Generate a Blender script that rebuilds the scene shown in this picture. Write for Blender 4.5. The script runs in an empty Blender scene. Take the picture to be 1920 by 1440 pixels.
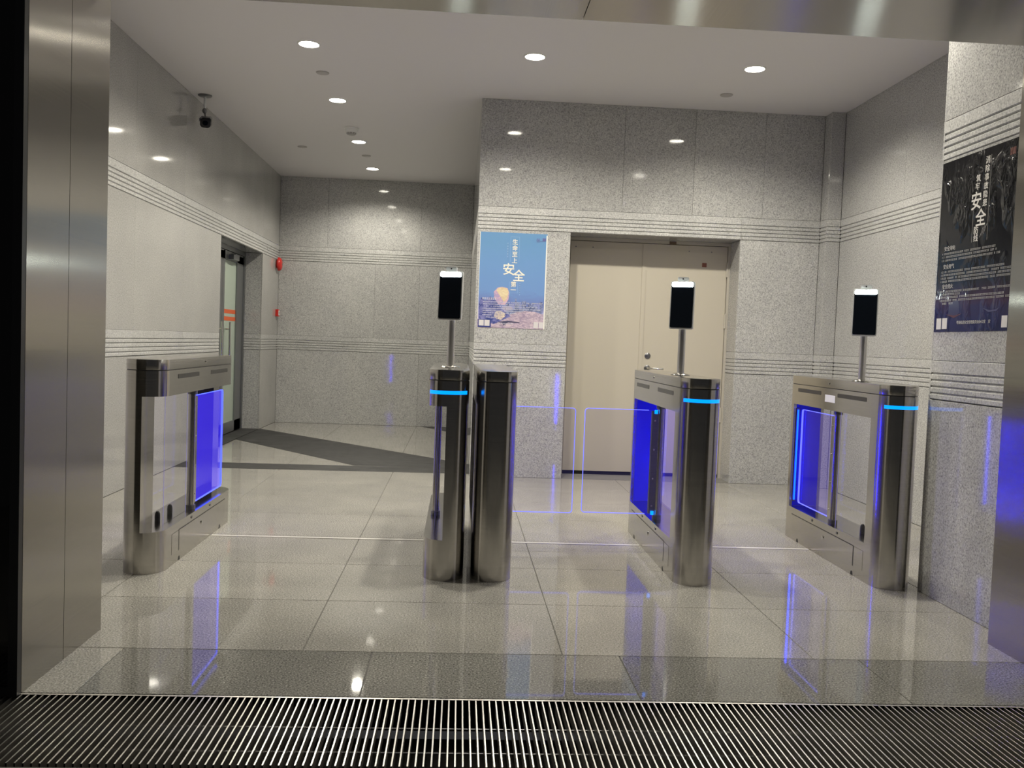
import bpy, bmesh, math, random
from mathutils import Matrix, Vector
random.seed(7)
SC = bpy.context.scene
COL = SC.collection

# ------------------------------------------------------------------ camera
cam_data = bpy.data.cameras.new('camera')
cam = bpy.data.objects.new('camera', cam_data)
COL.objects.link(cam)
cam_data.sensor_fit = 'HORIZONTAL'
cam_data.sensor_width = 36.0
cam_data.lens = 1686.276 / 1920 * 36.0
cam_data.clip_start = 0.05
cam_data.clip_end = 100
cam.matrix_world = Matrix(((0.997654, -0.034192, -0.059306, 0.0),
                           (-0.057623, 0.048264, -0.997171, 0.0),
                           (0.036958, 0.998249, 0.046181, 1.14),
                           (0, 0, 0, 1)))
SC.camera = cam

# ------------------------------------------------------------------ world, exposure
world = bpy.data.worlds.new('night')
SC.world = world
world.use_nodes = True
world.node_tree.nodes['Background'].inputs['Color'].default_value = (0.92, 0.92, 0.95, 1)
world.node_tree.nodes['Background'].inputs['Strength'].default_value = 0.03
SC.view_settings.view_transform = 'Standard'
SC.view_settings.look = 'None'
SC.view_settings.exposure = 0.0
SC.view_settings.gamma = 1.0
SC.view_settings.use_curve_mapping = False
LAMP = 35.0           # radiance of the downlight diffusers
SPOT_W = 165.0        # power of each downlight's beam
LAMP_COL = (1.0, 0.94, 0.80)

# ------------------------------------------------------------------ helpers
ORIGIN = {}            # world origin of each parent


def tag(o, label=None, cat=None, group=None, kind=None):
    if label: o['label'] = label
    if cat: o['category'] = cat
    if group: o['group'] = group
    if kind: o['kind'] = kind
    return o


def empty(name, loc, label=None, cat=None, group=None, kind=None, rotz=0.0):
    o = bpy.data.objects.new(name, None)
    COL.objects.link(o)
    o.location = loc
    o.rotation_euler = (0, 0, rotz)
    o.empty_display_size = 0.1
    ORIGIN[o.name] = Vector(loc)
    return tag(o, label, cat, group, kind)


class MB:
    """collects shapes in world (or local) coordinates into one mesh"""
    def __init__(self):
        self.bm = bmesh.new()

    def faces(self, verts, faces):
        vs = [self.bm.verts.new(v) for v in verts]
        for f in faces:
            try:
                self.bm.faces.new([vs[i] for i in f])
            except ValueError:
                pass
        return self

    def box(self, x0, x1, y0, y1, z0, z1):
        v = [(x, y, z) for z in (z0, z1) for y in (y0, y1) for x in (x0, x1)]
        return self.faces(v, [(0, 2, 3, 1), (4, 5, 7, 6), (0, 1, 5, 4), (2, 6, 7, 3), (0, 4, 6, 2), (1, 3, 7, 5)])

    def prism(self, poly, z0, z1):
        n = len(poly)
        v = [(x, y, z0) for x, y in poly] + [(x, y, z1) for x, y in poly]
        f = [tuple(reversed(range(n))), tuple(range(n, 2 * n))]
        f += [(i, (i + 1) % n, n + (i + 1) % n, n + i) for i in range(n)]
        return self.faces(v, f)

    def extrude(self, poly, fn, a, b):
        """poly in 2D, fn(p, q, t) -> xyz"""
        n = len(poly)
        v = [fn(p, q, a) for p, q in poly] + [fn(p, q, b) for p, q in poly]
        f = [tuple(range(n)), tuple(reversed(range(n, 2 * n)))]
        f += [(i, n + i, n + (i + 1) % n, (i + 1) % n) for i in range(n)]
        return self.faces(v, f)

    def lathe(self, prof, c, axis='z', seg=32):
        """prof: list of (r, h); closed by caps where r>0 at the ends"""
        v, f = [], []
        n = len(prof)
        for r, h in prof:
            for k in range(seg):
                a = 2 * math.pi * k / seg
                p, q = r * math.cos(a), r * math.sin(a)
                if axis == 'z': v.append((c[0] + p, c[1] + q, c[2] + h))
                elif axis == 'y': v.append((c[0] + p, c[1] + h, c[2] + q))
                else: v.append((c[0] + h, c[1] + p, c[2] + q))
        for i in range(n - 1):
            for k in range(seg):
                k2 = (k + 1) % seg
                f.append((i * seg + k, i * seg + k2, (i + 1) * seg + k2, (i + 1) * seg + k))
        f.append(tuple(reversed(range(seg))))
        f.append(tuple(range((n - 1) * seg, n * seg)))
        return self.faces(v, f)

    def cyl(self, c, r, h, axis='z', seg=24):
        return self.lathe([(r, 0), (r, h)], c, axis, seg)

    def tube(self, pts, r, seg=10):
        """round bar along a polyline"""
        pts = [Vector(p) for p in pts]
        rings = []
        for i, p in enumerate(pts):
            d = (pts[min(i + 1, len(pts) - 1)] - pts[max(i - 1, 0)]).normalized()
            a = d.orthogonal().normalized() if i == 0 else (rings[-1][1] - d * rings[-1][1].dot(d)).normalized()
            b = d.cross(a)
            rings.append(([p + r * (math.cos(2 * math.pi * k / seg) * a + math.sin(2 * math.pi * k / seg) * b) for k in range(seg)], a))
        v = [q for ring, _ in rings for q in ring]
        f = []
        for i in range(len(pts) - 1):
            for k in range(seg):
                k2 = (k + 1) % seg
                f.append((i * seg + k, i * seg + k2, (i + 1) * seg + k2, (i + 1) * seg + k))
        f.append(tuple(reversed(range(seg))))
        f.append(tuple(range((len(pts) - 1) * seg, len(pts) * seg)))
        return self.faces(v, f)

    def build(self, name, mat, parent=None, smooth=None, bevel=0.0, loc=None, recalc=True, **kw):
        bm = self.bm
        if recalc:
            bmesh.ops.recalc_face_normals(bm, faces=bm.faces)
        if bevel:
            bmesh.ops.remove_doubles(bm, verts=bm.verts, dist=1e-6)
            es = [e for e in bm.edges if len(e.link_faces) == 2 and e.calc_face_angle(0) > 0.6]
            bmesh.ops.bevel(bm, geom=es, offset=bevel, segments=2, affect='EDGES', profile=0.6)
        off = ORIGIN[parent.name] if parent is not None else Vector(loc or (0, 0, 0))
        if off.length:
            bmesh.ops.translate(bm, verts=bm.verts, vec=-off)
        me = bpy.data.meshes.new(name)
        bm.to_mesh(me)
        bm.free()
        me.materials.append(mat)
        if smooth is not None:
            for p in me.polygons: p.use_smooth = True
            me.set_sharp_from_angle(angle=math.radians(smooth))
        o = bpy.data.objects.new(name, me)
        COL.objects.link(o)
        if parent is not None:
            o.parent = parent
            ORIGIN[o.name] = off
        else:
            o.location = off
            ORIGIN[o.name] = off
        return tag(o, **kw)


def clip(poly, fn):
    """Sutherland-Hodgman; keep where fn(p) >= 0"""
    out = []
    for i, p in enumerate(poly):
        q = poly[(i + 1) % len(poly)]
        a, b = fn(p), fn(q)
        if a >= 0: out.append(p)
        if (a >= 0) != (b >= 0):
            t = a / (a - b)
            out.append((p[0] + t * (q[0] - p[0]), p[1] + t * (q[1] - p[1])))
    return out


def rrect(u0, u1, v0, v1, r, n=4):
    pts = []
    for cu, cv, a0 in ((u1 - r, v1 - r, 0), (u0 + r, v1 - r, 90), (u0 + r, v0 + r, 180), (u1 - r, v0 + r, 270)):
        for k in range(n + 1):
            a = math.radians(a0 + 90 * k / n)
            pts.append((cu + r * math.cos(a), cv + r * math.sin(a)))
    return pts


# ------------------------------------------------------------------ materials
def new_mat(name):
    m = bpy.data.materials.new(name)
    m.use_nodes = True
    nt = m.node_tree
    b = nt.nodes['Principled BSDF']
    return m, nt, b


def plain(name, col, rough=0.5, metal=0.0, emit=None, strength=0.0, spec=0.5):
    m, nt, b = new_mat(name)
    b.inputs['Base Color'].default_value = (*col, 1)
    b.inputs['Roughness'].default_value = rough
    b.inputs['Metallic'].default_value = metal
    b.inputs['Specular IOR Level'].default_value = spec
    if emit:
        b.inputs['Emission Color'].default_value = (*emit, 1)
        b.inputs['Emission Strength'].default_value = strength
    return m


def ramp(nt, fac, stops):
    r = nt.nodes.new('ShaderNodeValToRGB')
    el = r.color_ramp.elements
    while len(el) > 1: el.remove(el[-1])
    el[0].position = stops[0][0]
    el[0].color = (*stops[0][1], 1)
    for p, c in stops[1:]:
        e = el.new(p)
        e.color = (*c, 1)
    nt.links.new(fac, r.inputs['Fac'])
    return r.outputs['Color']


def noise(nt, vec, scale, detail=2.0, rough=0.5, dist=0.0):
    n = nt.nodes.new('ShaderNodeTexNoise')
    n.inputs['Scale'].default_value = scale
    n.inputs['Detail'].default_value = detail
    n.inputs['Roughness'].default_value = rough
    n.inputs['Distortion'].default_value = dist
    nt.links.new(vec, n.inputs['Vector'])
    return n.outputs['Fac']


def mix(nt, kind, fac, a, b):
    n = nt.nodes.new('ShaderNodeMix')
    n.data_type = 'RGBA'
    n.blend_type = kind
    for s, v in ((n.inputs[0], fac), (n.inputs[6], a), (n.inputs[7], b)):
        if isinstance(v, (int, float)): s.default_value = v
        elif isinstance(v, tuple): s.default_value = (*v, 1)
        else: nt.links.new(v, s)
    return n.outputs[2]


def mapped(nt, scale=(1, 1, 1)):
    g = nt.nodes.new('ShaderNodeNewGeometry')
    mp = nt.nodes.new('ShaderNodeMapping')
    mp.inputs['Scale'].default_value = scale
    nt.links.new(g.outputs['Position'], mp.inputs['Vector'])
    return mp.outputs['Vector']


def granite(name, dark, mid, light, rough, grain=95.0, spec=0.5, bump=0.0, cloud=0.08, cscale=1.7):
    m, nt, b = new_mat(name)
    v = mapped(nt)
    f1 = noise(nt, v, grain, 3.0, 0.7)
    c1 = ramp(nt, f1, [(0.36, dark), (0.47, mid), (0.54, mid), (0.65, light)])
    f2 = noise(nt, v, grain * 2.6, 1.0, 0.5)
    c2 = ramp(nt, f2, [(0.30, (0.55, 0.55, 0.56)), (0.40, (1, 1, 1)), (1, (1, 1, 1))])
    f3 = noise(nt, v, cscale, 3.0, 0.6)
    c3 = ramp(nt, f3, [(0.3, (1 - cloud,) * 3), (0.7, (1 + cloud * 0.6, 1 + cloud * 0.55, 1 + cloud * 0.4))])
    oi = nt.nodes.new('ShaderNodeObjectInfo')
    c4 = ramp(nt, oi.outputs['Random'], [(0, (0.95, 0.95, 0.95)), (1, (1.04, 1.04, 1.04))])
    c = mix(nt, 'MULTIPLY', 1.0, c1, c2)
    c = mix(nt, 'MULTIPLY', 1.0, c, c3)
    c = mix(nt, 'MULTIPLY', 1.0, c, c4)
    nt.links.new(c, b.inputs['Base Color'])
    r = nt.nodes.new('ShaderNodeMapRange')
    r.inputs['From Min'].default_value = 0.3
    r.inputs['From Max'].default_value = 0.7
    r.inputs['To Min'].default_value = rough * 0.7
    r.inputs['To Max'].default_value = rough * 1.5
    nt.links.new(f3, r.inputs['Value'])
    nt.links.new(r.outputs['Result'], b.inputs['Roughness'])
    b.inputs['Specular IOR Level'].default_value = spec
    if bump:
        bp = nt.nodes.new('ShaderNodeBump')
        bp.inputs['Strength'].default_value = bump
        bp.inputs['Distance'].default_value = 0.002
        nt.links.new(f1, bp.inputs['Height'])
        nt.links.new(bp.outputs['Normal'], b.inputs['Normal'])
    return m


def steel(name, col, rough, tangent, aniso=0.7, grain=(1, 1, 400), amount=0.10):
    m, nt, b = new_mat(name)
    b.inputs['Metallic'].default_value = 1.0
    b.inputs['Anisotropic'].default_value = aniso
    t = nt.nodes.new('ShaderNodeCombineXYZ')
    for i in range(3): t.inputs[i].default_value = tangent[i]
    nt.links.new(t.outputs[0], b.inputs['Tangent'])
    f = noise(nt, mapped(nt, grain), 1.0, 3.0, 0.6)
    lo = tuple(c * (1 - amount) for c in col)
    hi = tuple(min(1, c * (1 + amount)) for c in col)
    nt.links.new(ramp(nt, f, [(0.3, lo), (0.7, hi)]), b.inputs['Base Color'])
    r = nt.nodes.new('ShaderNodeMapRange')
    r.inputs['To Min'].default_value = rough * 0.85
    r.inputs['To Max'].default_value = rough * 1.2
    nt.links.new(f, r.inputs['Value'])
    nt.links.new(r.outputs['Result'], b.inputs['Roughness'])
    return m


def acrylic(name, tint, emit, strength, gloss=0.08):
    """clear sheet; emission stands in for light scattered from its edges"""
    m, nt, b = new_mat(name)
    nt.nodes.remove(b)
    out = nt.nodes['Material Output']
    tr = nt.nodes.new('ShaderNodeBsdfTransparent')
    tr.inputs['Color'].default_value = (*tint, 1)
    gl = nt.nodes.new('ShaderNodeBsdfGlossy')
    gl.inputs['Roughness'].default_value = 0.04
    mx = nt.nodes.new('ShaderNodeMixShader')
    mx.inputs[0].default_value = gloss
    nt.links.new(tr.outputs[0], mx.inputs[1])
    nt.links.new(gl.outputs[0], mx.inputs[2])
    last = mx.outputs[0]
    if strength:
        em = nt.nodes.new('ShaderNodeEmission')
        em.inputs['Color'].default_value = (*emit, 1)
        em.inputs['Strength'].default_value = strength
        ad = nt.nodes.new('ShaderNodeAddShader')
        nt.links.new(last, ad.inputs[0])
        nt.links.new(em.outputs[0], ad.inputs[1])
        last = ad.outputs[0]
    nt.links.new(last, out.inputs['Surface'])
    return m


M_WALL = granite('grey_granite', (0.25, 0.25, 0.255), (0.445, 0.445, 0.44), (0.60, 0.60, 0.59), 0.05, 115.0)
M_WALLL = granite('pale_grey_granite', (0.31, 0.31, 0.305), (0.41, 0.405, 0.395), (0.49, 0.485, 0.475), 0.07, 100.0)
M_BAND = granite('grooved_granite', (0.30, 0.30, 0.305), (0.48, 0.48, 0.475), (0.62, 0.62, 0.61), 0.35)
M_FLOOR = granite('polished_floor_granite', (0.12, 0.118, 0.11), (0.315, 0.305, 0.28), (0.55, 0.54, 0.51), 0.04, 150.0, cloud=0.13, cscale=2.2)
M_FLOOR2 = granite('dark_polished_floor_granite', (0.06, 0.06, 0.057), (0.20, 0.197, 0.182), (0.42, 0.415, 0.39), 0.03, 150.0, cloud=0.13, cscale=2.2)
M_INLAY = granite('black_granite', (0.012, 0.012, 0.013), (0.022, 0.022, 0.023), (0.05, 0.05, 0.05), 0.5, 150.0)
M_JOINT = plain('joint_mortar', (0.17, 0.165, 0.155), 0.9)
M_CEIL = plain('ceiling_paint', (0.70, 0.68, 0.685), 0.75)
M_COLST = steel('brushed_cladding_steel', (0.46, 0.44, 0.40), 0.20, (0, 1, 0), 0.95, (1, 1, 260), 0.05)
M_SOFST = steel('brushed_soffit_steel', (0.46, 0.44, 0.41), 0.23, (0, 1, 0), 0.97, (260, 2, 1), 0.05)
M_GATE = steel('brushed_gate_steel', (0.52, 0.50, 0.47), 0.165, (0, 0, 1), 0.5, (3, 3, 300), 0.06)
M_GATEDARK = steel('dark_inner_steel', (0.22, 0.22, 0.23), 0.3, (0, 0, 1), 0.3, (3, 3, 300), 0.06)
M_SLAT = steel('grating_steel', (0.72, 0.70, 0.66), 0.32, (0, 1, 0), 0.3, (40, 3, 40), 0.12)
M_CHROME = plain('polished_steel', (0.7, 0.69, 0.66), 0.12, 1.0)
M_STRIP = plain('pale_seam_tape', (0.62, 0.60, 0.56), 0.25)
M_TPOLE = plain('satin_steel_tube', (0.60, 0.59, 0.58), 0.33, 0.85)
M_BLACK = plain('black_plastic', (0.012, 0.012, 0.014), 0.35)
M_SLOT = plain('dark_sensor_window', (0.03, 0.028, 0.027), 0.25)
M_TRAY = plain('dark_drain_tray', (0.015, 0.014, 0.013), 0.95, spec=0.1)
M_SCREEN = plain('black_screen_glass', (0.004, 0.006, 0.010), 0.06)
M_WHITE = plain('white_plastic', (0.78, 0.78, 0.76), 0.35)
M_SILVER = plain('silver_plastic', (0.66, 0.67, 0.68), 0.3, 0.35)
M_RED = plain('red_plastic', (0.55, 0.025, 0.02), 0.3)
M_DOOR = plain('cream_door_paint', (0.50, 0.46, 0.385), 0.45)
M_DFRAME = plain('door_frame_paint', (0.46, 0.43, 0.37), 0.45)
M_DARKPANE = plain('dark_tinted_glass', (0.004, 0.004, 0.004), 0.06)
M_GLASSDOOR = plain('frosted_green_glass', (0.42, 0.49, 0.42), 0.22)
M_ALU = plain('grey_aluminium', (0.26, 0.27, 0.28), 0.35, 0.8)
M_LAMP = plain('downlight_diffuser', (1, 1, 1), 0.5, emit=LAMP_COL, strength=LAMP)
M_BAR = plain('white_light_bar', (1, 1, 1), 0.4, emit=(0.88, 1.0, 0.95), strength=45.0)
M_LED = plain('blue_status_strip', (0.0, 0.05, 0.4), 0.3, emit=(0.0, 0.21, 1.0), strength=2.2)
M_BLUE = plain('blue_led_strip', (0.0, 0.0, 0.3), 0.3, emit=(0.0, 0.002, 1.0), strength=110.0)
M_POSTGLOW = plain('painted_post_glow', (0.02, 0.02, 0.50), 0.45)  # blue LED light on the steel post face, put into the colour
M_EDGE = plain('lit_acrylic_edge', (0.05, 0.05, 0.6), 0.2, emit=(0.06, 0.10, 1.0), strength=2.6)
M_EDGE5 = plain('bright_led_bar', (0.05, 0.05, 0.6), 0.2, emit=(0.0, 0.02, 1.0), strength=15.0)
M_EDGEDIM = plain('dim_lit_acrylic_edge', (0.2, 0.2, 0.6), 0.2, emit=(0.13, 0.16, 1.0), strength=1.4)
M_PEDGE = plain('faint_pane_edge', (0.3, 0.3, 0.5), 0.2, emit=(0.25, 0.2, 1.0), strength=0.28)  # weak emission in place of violet light caught at the pane edges
M_PANE = acrylic('clear_acrylic', (0.965, 0.965, 0.975), (0, 0, 1), 0.0, 0.02)
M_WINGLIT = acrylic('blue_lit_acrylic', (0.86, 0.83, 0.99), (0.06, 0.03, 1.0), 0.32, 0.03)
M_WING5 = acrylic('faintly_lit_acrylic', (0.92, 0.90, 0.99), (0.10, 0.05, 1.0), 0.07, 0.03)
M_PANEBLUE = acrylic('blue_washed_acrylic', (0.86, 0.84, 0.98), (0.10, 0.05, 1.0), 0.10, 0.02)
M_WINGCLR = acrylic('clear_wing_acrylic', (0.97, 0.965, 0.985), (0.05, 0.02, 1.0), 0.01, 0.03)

# ------------------------------------------------------------------ room dimensions
H = 3.153
XL, XR, YA, YB, XA = -2.35, 3.149, 7.56, 11.743, 0.116
XP, YP0, YP1 = 2.276, 3.44, 4.232
PIL_X, PIL_Y = 3.03, 7.418
Z1, Z2, Z3, Z4 = 0.940, 1.128, 2.079, 2.267
YF, YC = 2.816, 3.433
HS = 2.363
DX0, DX1 = 0.897, 2.346       # double door opening
LY0, LY1 = 8.953, 10.803      # side door opening
G = 0.0008                    # half a joint


def wmap(axis, c, n):
    if axis == 'y': return lambda u, d, z: (u, c + n * d, z)
    return lambda u, d, z: (c + n * d, u, z)


def slab(parent, axis, c, n, u0, u1, z0, z1):
    f = wmap(axis, c, n)
    u0 += G; u1 -= G; z0 += G; z1 -= G
    ch = 0.0016
    v = [f(u, d, z) for d, e in ((-0.0125, 0), (-ch, 0), (0, ch)) for u, z in
         ((u0 + e, z0 + e), (u1 - e, z0 + e), (u1 - e, z1 - e), (u0 + e, z1 - e))]
    fc = [(3, 2, 1, 0), (8, 9, 10, 11)]
    for a in (0, 4):
        fc += [(a + i, a + (i + 1) % 4, a + 4 + (i + 1) % 4, a + 4 + i) for i in range(4)]
    mb = MB().faces(v, fc)
    return mb.build('stone_slab', M_WALLL if (axis == 'x' and c == XL) else M_WALL, parent)


def band(parent, axis, c, n, u0, u1, z1):
    f = wmap(axis, c, n)
    z1 -= G
    prof = [(-0.0125, z1), (-0.002, z1), (0, z1 - 0.002), (0, z1 - 0.055)]
    z = z1 - 0.0605
    for k in range(4):
        prof += [(-0.010, z), (0, z - 0.0075), (0, z - 0.0255)]
        z -= 0.0315
    prof += [(-0.0125, z)]
    mb = MB().extrude(prof, lambda d, zz, u: f(u, d, zz), u0 + G, u1 - G)
    return mb.build('grooved_band', M_BAND, parent)


def wall_rows(parent, axis, c, n, low, mid, top, lowband=None, topband=None):
    """each argument: list of (u0, u1) intervals"""
    for a, b in low: slab(parent, axis, c, n, a, b, 0.0, Z1)
    for a, b in (lowband or low): band(parent, axis, c, n, a, b, Z2)
    for a, b in mid: slab(parent, axis, c, n, a, b, Z2, Z3)
    for a, b in (top if topband is None else topband): band(parent, axis, c, n, a, b, Z4)
    for a, b in top: slab(parent, axis, c, n, a, b, Z4, H)


def spans(*us):
    return [(us[i], us[i + 1]) for i in range(len(us) - 1)]


B = 0.012
# ---- walls
w = MB()
w.box(XL - 0.45, XL - B, 3.0, LY0 - 0.0, 0, H + 0.15).box(XL - 0.45, XL - B, LY1 + B, YB + 0.3, 0, H + 0.15)
w.box(XL - 0.45, XL - B, LY0, LY1 + B, Z3 + B, H + 0.15)
wall_left = w.build('wall_left', M_JOINT, kind='structure', label='long grey granite wall on the left with grooved bands and a glass door', cat='wall')
wall_rows(wall_left, 'x', XL, 1,
          spans(3.433, 4.30, 5.47, 6.63, 7.79, LY0) + [(LY1, YB - 0.0005)],
          spans(3.433, 4.30, 5.47, 6.63, 7.79, LY0) + [(LY1, YB - 0.0005)],
          spans(3.433, 4.30, 5.47, 6.63, 7.79, 8.95, 10.80, YB - 0.0005))
# reveals of the side door
wall_rows(wall_left, 'y', LY1, -1, [(XL - 0.20, XL - 0.0135)], [(XL - 0.20, XL - 0.0135)], [])
MB().box(XL - 0.20, XL - 0.0135, LY0, LY1, Z3 + 0.001, Z3 + 0.0118).build('stone_slab', M_WALL, wall_left)

w = MB()
w.box(XA + B, DX0, YA + B, YA + 0.36, 0, H + 0.15).box(DX1 + B, XR + 0.3, YA + B, YA + 0.36, 0, H + 0.15)
w.box(DX0, DX1 + B, YA + B, YA + 0.36, Z3 + B, H + 0.15)
wall_back = w.build('wall_back', M_JOINT, kind='structure', label='grey granite wall around the cream double door', cat='wall')
wall_rows(wall_back, 'y', YA, -1,
          [(XA, DX0), (DX1, PIL_X)], [(XA, DX0), (DX1, PIL_X)],
          spans(XA, 1.321, 1.921, 2.522, PIL_X), topband=spans(XA, 2.349, PIL_X))
wall_rows(wall_back, 'x', DX1, -1, [(YA + 0.0135, YA + 0.265)], [(YA + 0.0135, YA + 0.265)], [])
MB().box(DX0, DX1, YA + 0.0135, YA + 0.265, Z3 + 0.001, Z3 + 0.0118).build('stone_slab', M_WALL, wall_back)
# pilaster at its right end
MB().box(PIL_X + B, XR - B, PIL_Y + B, YA + B, 0, H + 0.1).build('pilaster_core', M_JOINT, wall_back)
wall_rows(wall_back, 'y', PIL_Y, -1, [(PIL_X, XR - 0.0005)], [(PIL_X, XR - 0.0005)], [(PIL_X, XR - 0.0005)])
wall_rows(wall_back, 'x', PIL_X, -1, [(PIL_Y + 0.0135, YA - 0.001)], [(PIL_Y + 0.0135, YA - 0.001)], [(PIL_Y + 0.0135, YA - 0.001)])

w = MB().box(XA + B, XA + 0.3, YA + 0.37, YB + 0.3, 0, H + 0.15)
wall_side = w.build('wall_return', M_JOINT, kind='structure', label='granite return wall running back beside the blue poster', cat='wall')
wall_rows(wall_side, 'x', XA, -1, *[spans(YA + 0.0135, 8.7, 9.9, 11.0, YB - 0.0005)] * 3)

w = MB().box(XL - 0.45, XA + B, YB + B, YB + 0.3, 0, H + 0.15)
wall_far = w.build('wall_far', M_JOINT, kind='structure', label='far grey granite wall at the end of the left bay', cat='wall')
wall_rows(wall_far, 'y', YB, -1, spans(XL, -0.53, XA), spans(XL, -1.122, -0.55, XA), spans(XL, -1.741, -0.55, XA),
          lowband=spans(XL, -1.32, -0.53, XA), topband=spans(XL, -1.122, -0.55, XA))

w = MB().box(XR + B, XR + 0.3, 3.0, YA + 0.25, 0, H + 0.15)
wall_right = w.build('wall_right', M_JOINT, kind='structure', label='grey granite right wall behind the rightmost gate cabinet', cat='wall')
wall_rows(wall_right, 'x', XR, -1, *[spans(YP1 + B, 5.25, 6.35, PIL_Y - 0.001)] * 3)

w = MB().box(XP + B, XR + B, YP0, YP1 - B, 0, H + 0.1)
wall_pier = w.build('wall_pier', M_JOINT, kind='structure', label='granite pier on the right carrying the black poster', cat='wall')
wall_rows(wall_pier, 'x', XP, -1, *[[(YP0, YP1 - 0.0135)]] * 3)
wall_rows(wall_pier, 'y', YP1, 1, *[spans(XP, 2.72, XR - 0.001)] * 3)

# ---- ceiling
MB().box(XL - 0.45, XR + 0.3, YC - 0.4, YB + 0.3, H, H + 0.2).build('ceiling', M_CEIL, kind='structure', label='flat off-white painted ceiling', cat='ceiling')

# ---- floor with its tiles
fl = MB().box(XL - 0.45, XR + 0.3, YF, YB + 0.3, -0.10, -0.004)
fl.box(XL - 0.45, XR + 0.3, -1.6, 2.345, -0.10, -0.004)
floor = fl.build('floor', M_JOINT, kind='structure', label='polished speckled grey granite floor laid in large tiles', cat='floor')


def tile(x0, x1, y0, y1, mat=None):
    g = 0.0014
    x0 += g; x1 -= g; y0 += g; y1 -= g
    ch = 0.0015
    v = []
    for z, e in ((-0.004, 0), (-ch, 0), (0, ch)):
        v += [(x0 + e, y0 + e, z), (x1 - e, y0 + e, z), (x1 - e, y1 - e, z), (x0 + e, y1 - e, z)]
    fc = [(3, 2, 1, 0), (8, 9, 10, 11)]
    for a in (0, 4):
        fc += [(a + i, a + (i + 1) % 4, a + 4 + (i + 1) % 4, a + 4 + i) for i in range(4)]
    MB().faces(v, fc).build('floor_tile', mat or M_FLOOR, floor)


def row(y0, y1, joints, x0, x1, mat=None):
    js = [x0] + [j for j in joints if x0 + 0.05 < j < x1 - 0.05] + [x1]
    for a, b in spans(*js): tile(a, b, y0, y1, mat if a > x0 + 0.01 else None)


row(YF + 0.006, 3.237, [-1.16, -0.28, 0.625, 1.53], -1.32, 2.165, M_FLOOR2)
ys = [3.237]
while ys[-1] < YB - 0.1: ys.append(min(ys[-1] + 0.629, YB))
gj = [-0.53 + 0.945 * k for k in range(-3, 5)]
for i in range(len(ys) - 1):
    y0, y1 = ys[i], ys[i + 1]
    xr = XR if y1 < YA + 0.3 else XA
    row(y0, y1, gj, XL, xr)
for k, y0 in enumerate((-1.55, -0.6, 0.37, 1.34)):
    row(y0, min(y0 + 0.96, 2.345), [-1.6 + 0.96 * j + 0.3 * (k % 2) for j in range(6)], XL - 0.4, XR + 0.2)
# dark inlays
MB().prism([(XL, 9.69), (-0.90, 7.99), (XA, 7.99), (XA, 8.29), (XL, 10.865)], 0.0, 0.0009).build('dark_inlay', M_INLAY, floor, label='dark diagonal granite inlay')
MB().prism([(XL, 7.60), (XA, 7.68), (XA, 7.99), (XL, 7.94)], 0.0, 0.0007).build('dark_inlay', M_INLAY, floor, label='dark straight granite inlay')
MB().prism([(-0.47, YB), (XA, 10.80), (XA, YB)], 0.0, 0.0008).build('dark_inlay', M_INLAY, floor, label='dark corner granite inlay')
MB().box(XL - 0.2, XL - 0.001, LY0, LY1, -0.004, 0.006).build('door_sill', M_INLAY, floor)
MB().box(DX0, DX1, YA, YA + 0.36, -0.004, 0.002).build('door_sill', M_JOINT, floor)
# bright seam strips between the gate cabinets
for a, b in ((-1.35, -0.15), (0.29, 1.068), (1.278, 2.062)):
    MB().box(a, b, 5.060, 5.084, 0.0, 0.003).build('seam_strip', M_STRIP, floor)

# ---- steel clad columns and lintel
def clad(name, x0, x1, y0, y1, z0, z1, label):
    return MB().box(x0, x1, y0, y1, z0, z1).build(name, M_JOINT, kind='structure', label=label, cat='trim')


t1 = clad('trim_1', XL - 0.3, -1.325, YF + 0.01, YC - 0.008, 0, HS + 0.02, 'brushed steel column cladding on the left edge beside the dark glass')
MB().box(-1.325, -1.317, YF, 3.1095, 0, HS).build('steel_panel', M_COLST, t1)
MB().box(-1.325, -1.317, 3.1125, YC, 0, HS).build('steel_panel', M_COLST, t1)
MB().box(XL - 0.02, -1.326, YC - 0.008, YC, 0, HS).build('steel_panel', M_COLST, t1)
t2 = clad('trim_2', 2.169, XR + 0.3, YF + 0.01, YP0 - 0.001, 0, HS + 0.02, 'brushed steel column cladding on the right edge beside the black poster')
MB().box(2.161, 2.169, YF, YP0 + 0.01, 0, HS).build('steel_panel', M_COLST, t2)
MB().box(2.170, XP - 0.001, YP0, YP0 + 0.01, 0, HS).build('steel_panel', M_COLST, t2)
MB().box(2.170, XR + 0.3, YF, YF + 0.009, 0, HS).build('steel_panel', M_COLST, t2)
t3 = clad('trim_3', XL - 0.3, XR + 0.3, YF + 0.01, YC - 0.008, HS + 0.021, H + 0.15, 'brushed steel lintel crossing the top of the entrance')
for a, b in spans(XL - 0.02, -1.0, 0.420, XR):
    MB().box(a + 0.0015, b - 0.0015, YF, YC, HS + 0.0205 - 0.0195, HS + 0.0208).build('soffit_panel', M_SOFST, t3)
MB().box(XL, XR, YC - 0.008, YC, HS + 0.021, H - 0.001).build('steel_panel', M_SOFST, t3)
MB().box(XL - 0.3, XR + 0.3, YF, YF + 0.009, HS + 0.021, H + 0.15).build('steel_panel', M_SOFST, t3)

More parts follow.
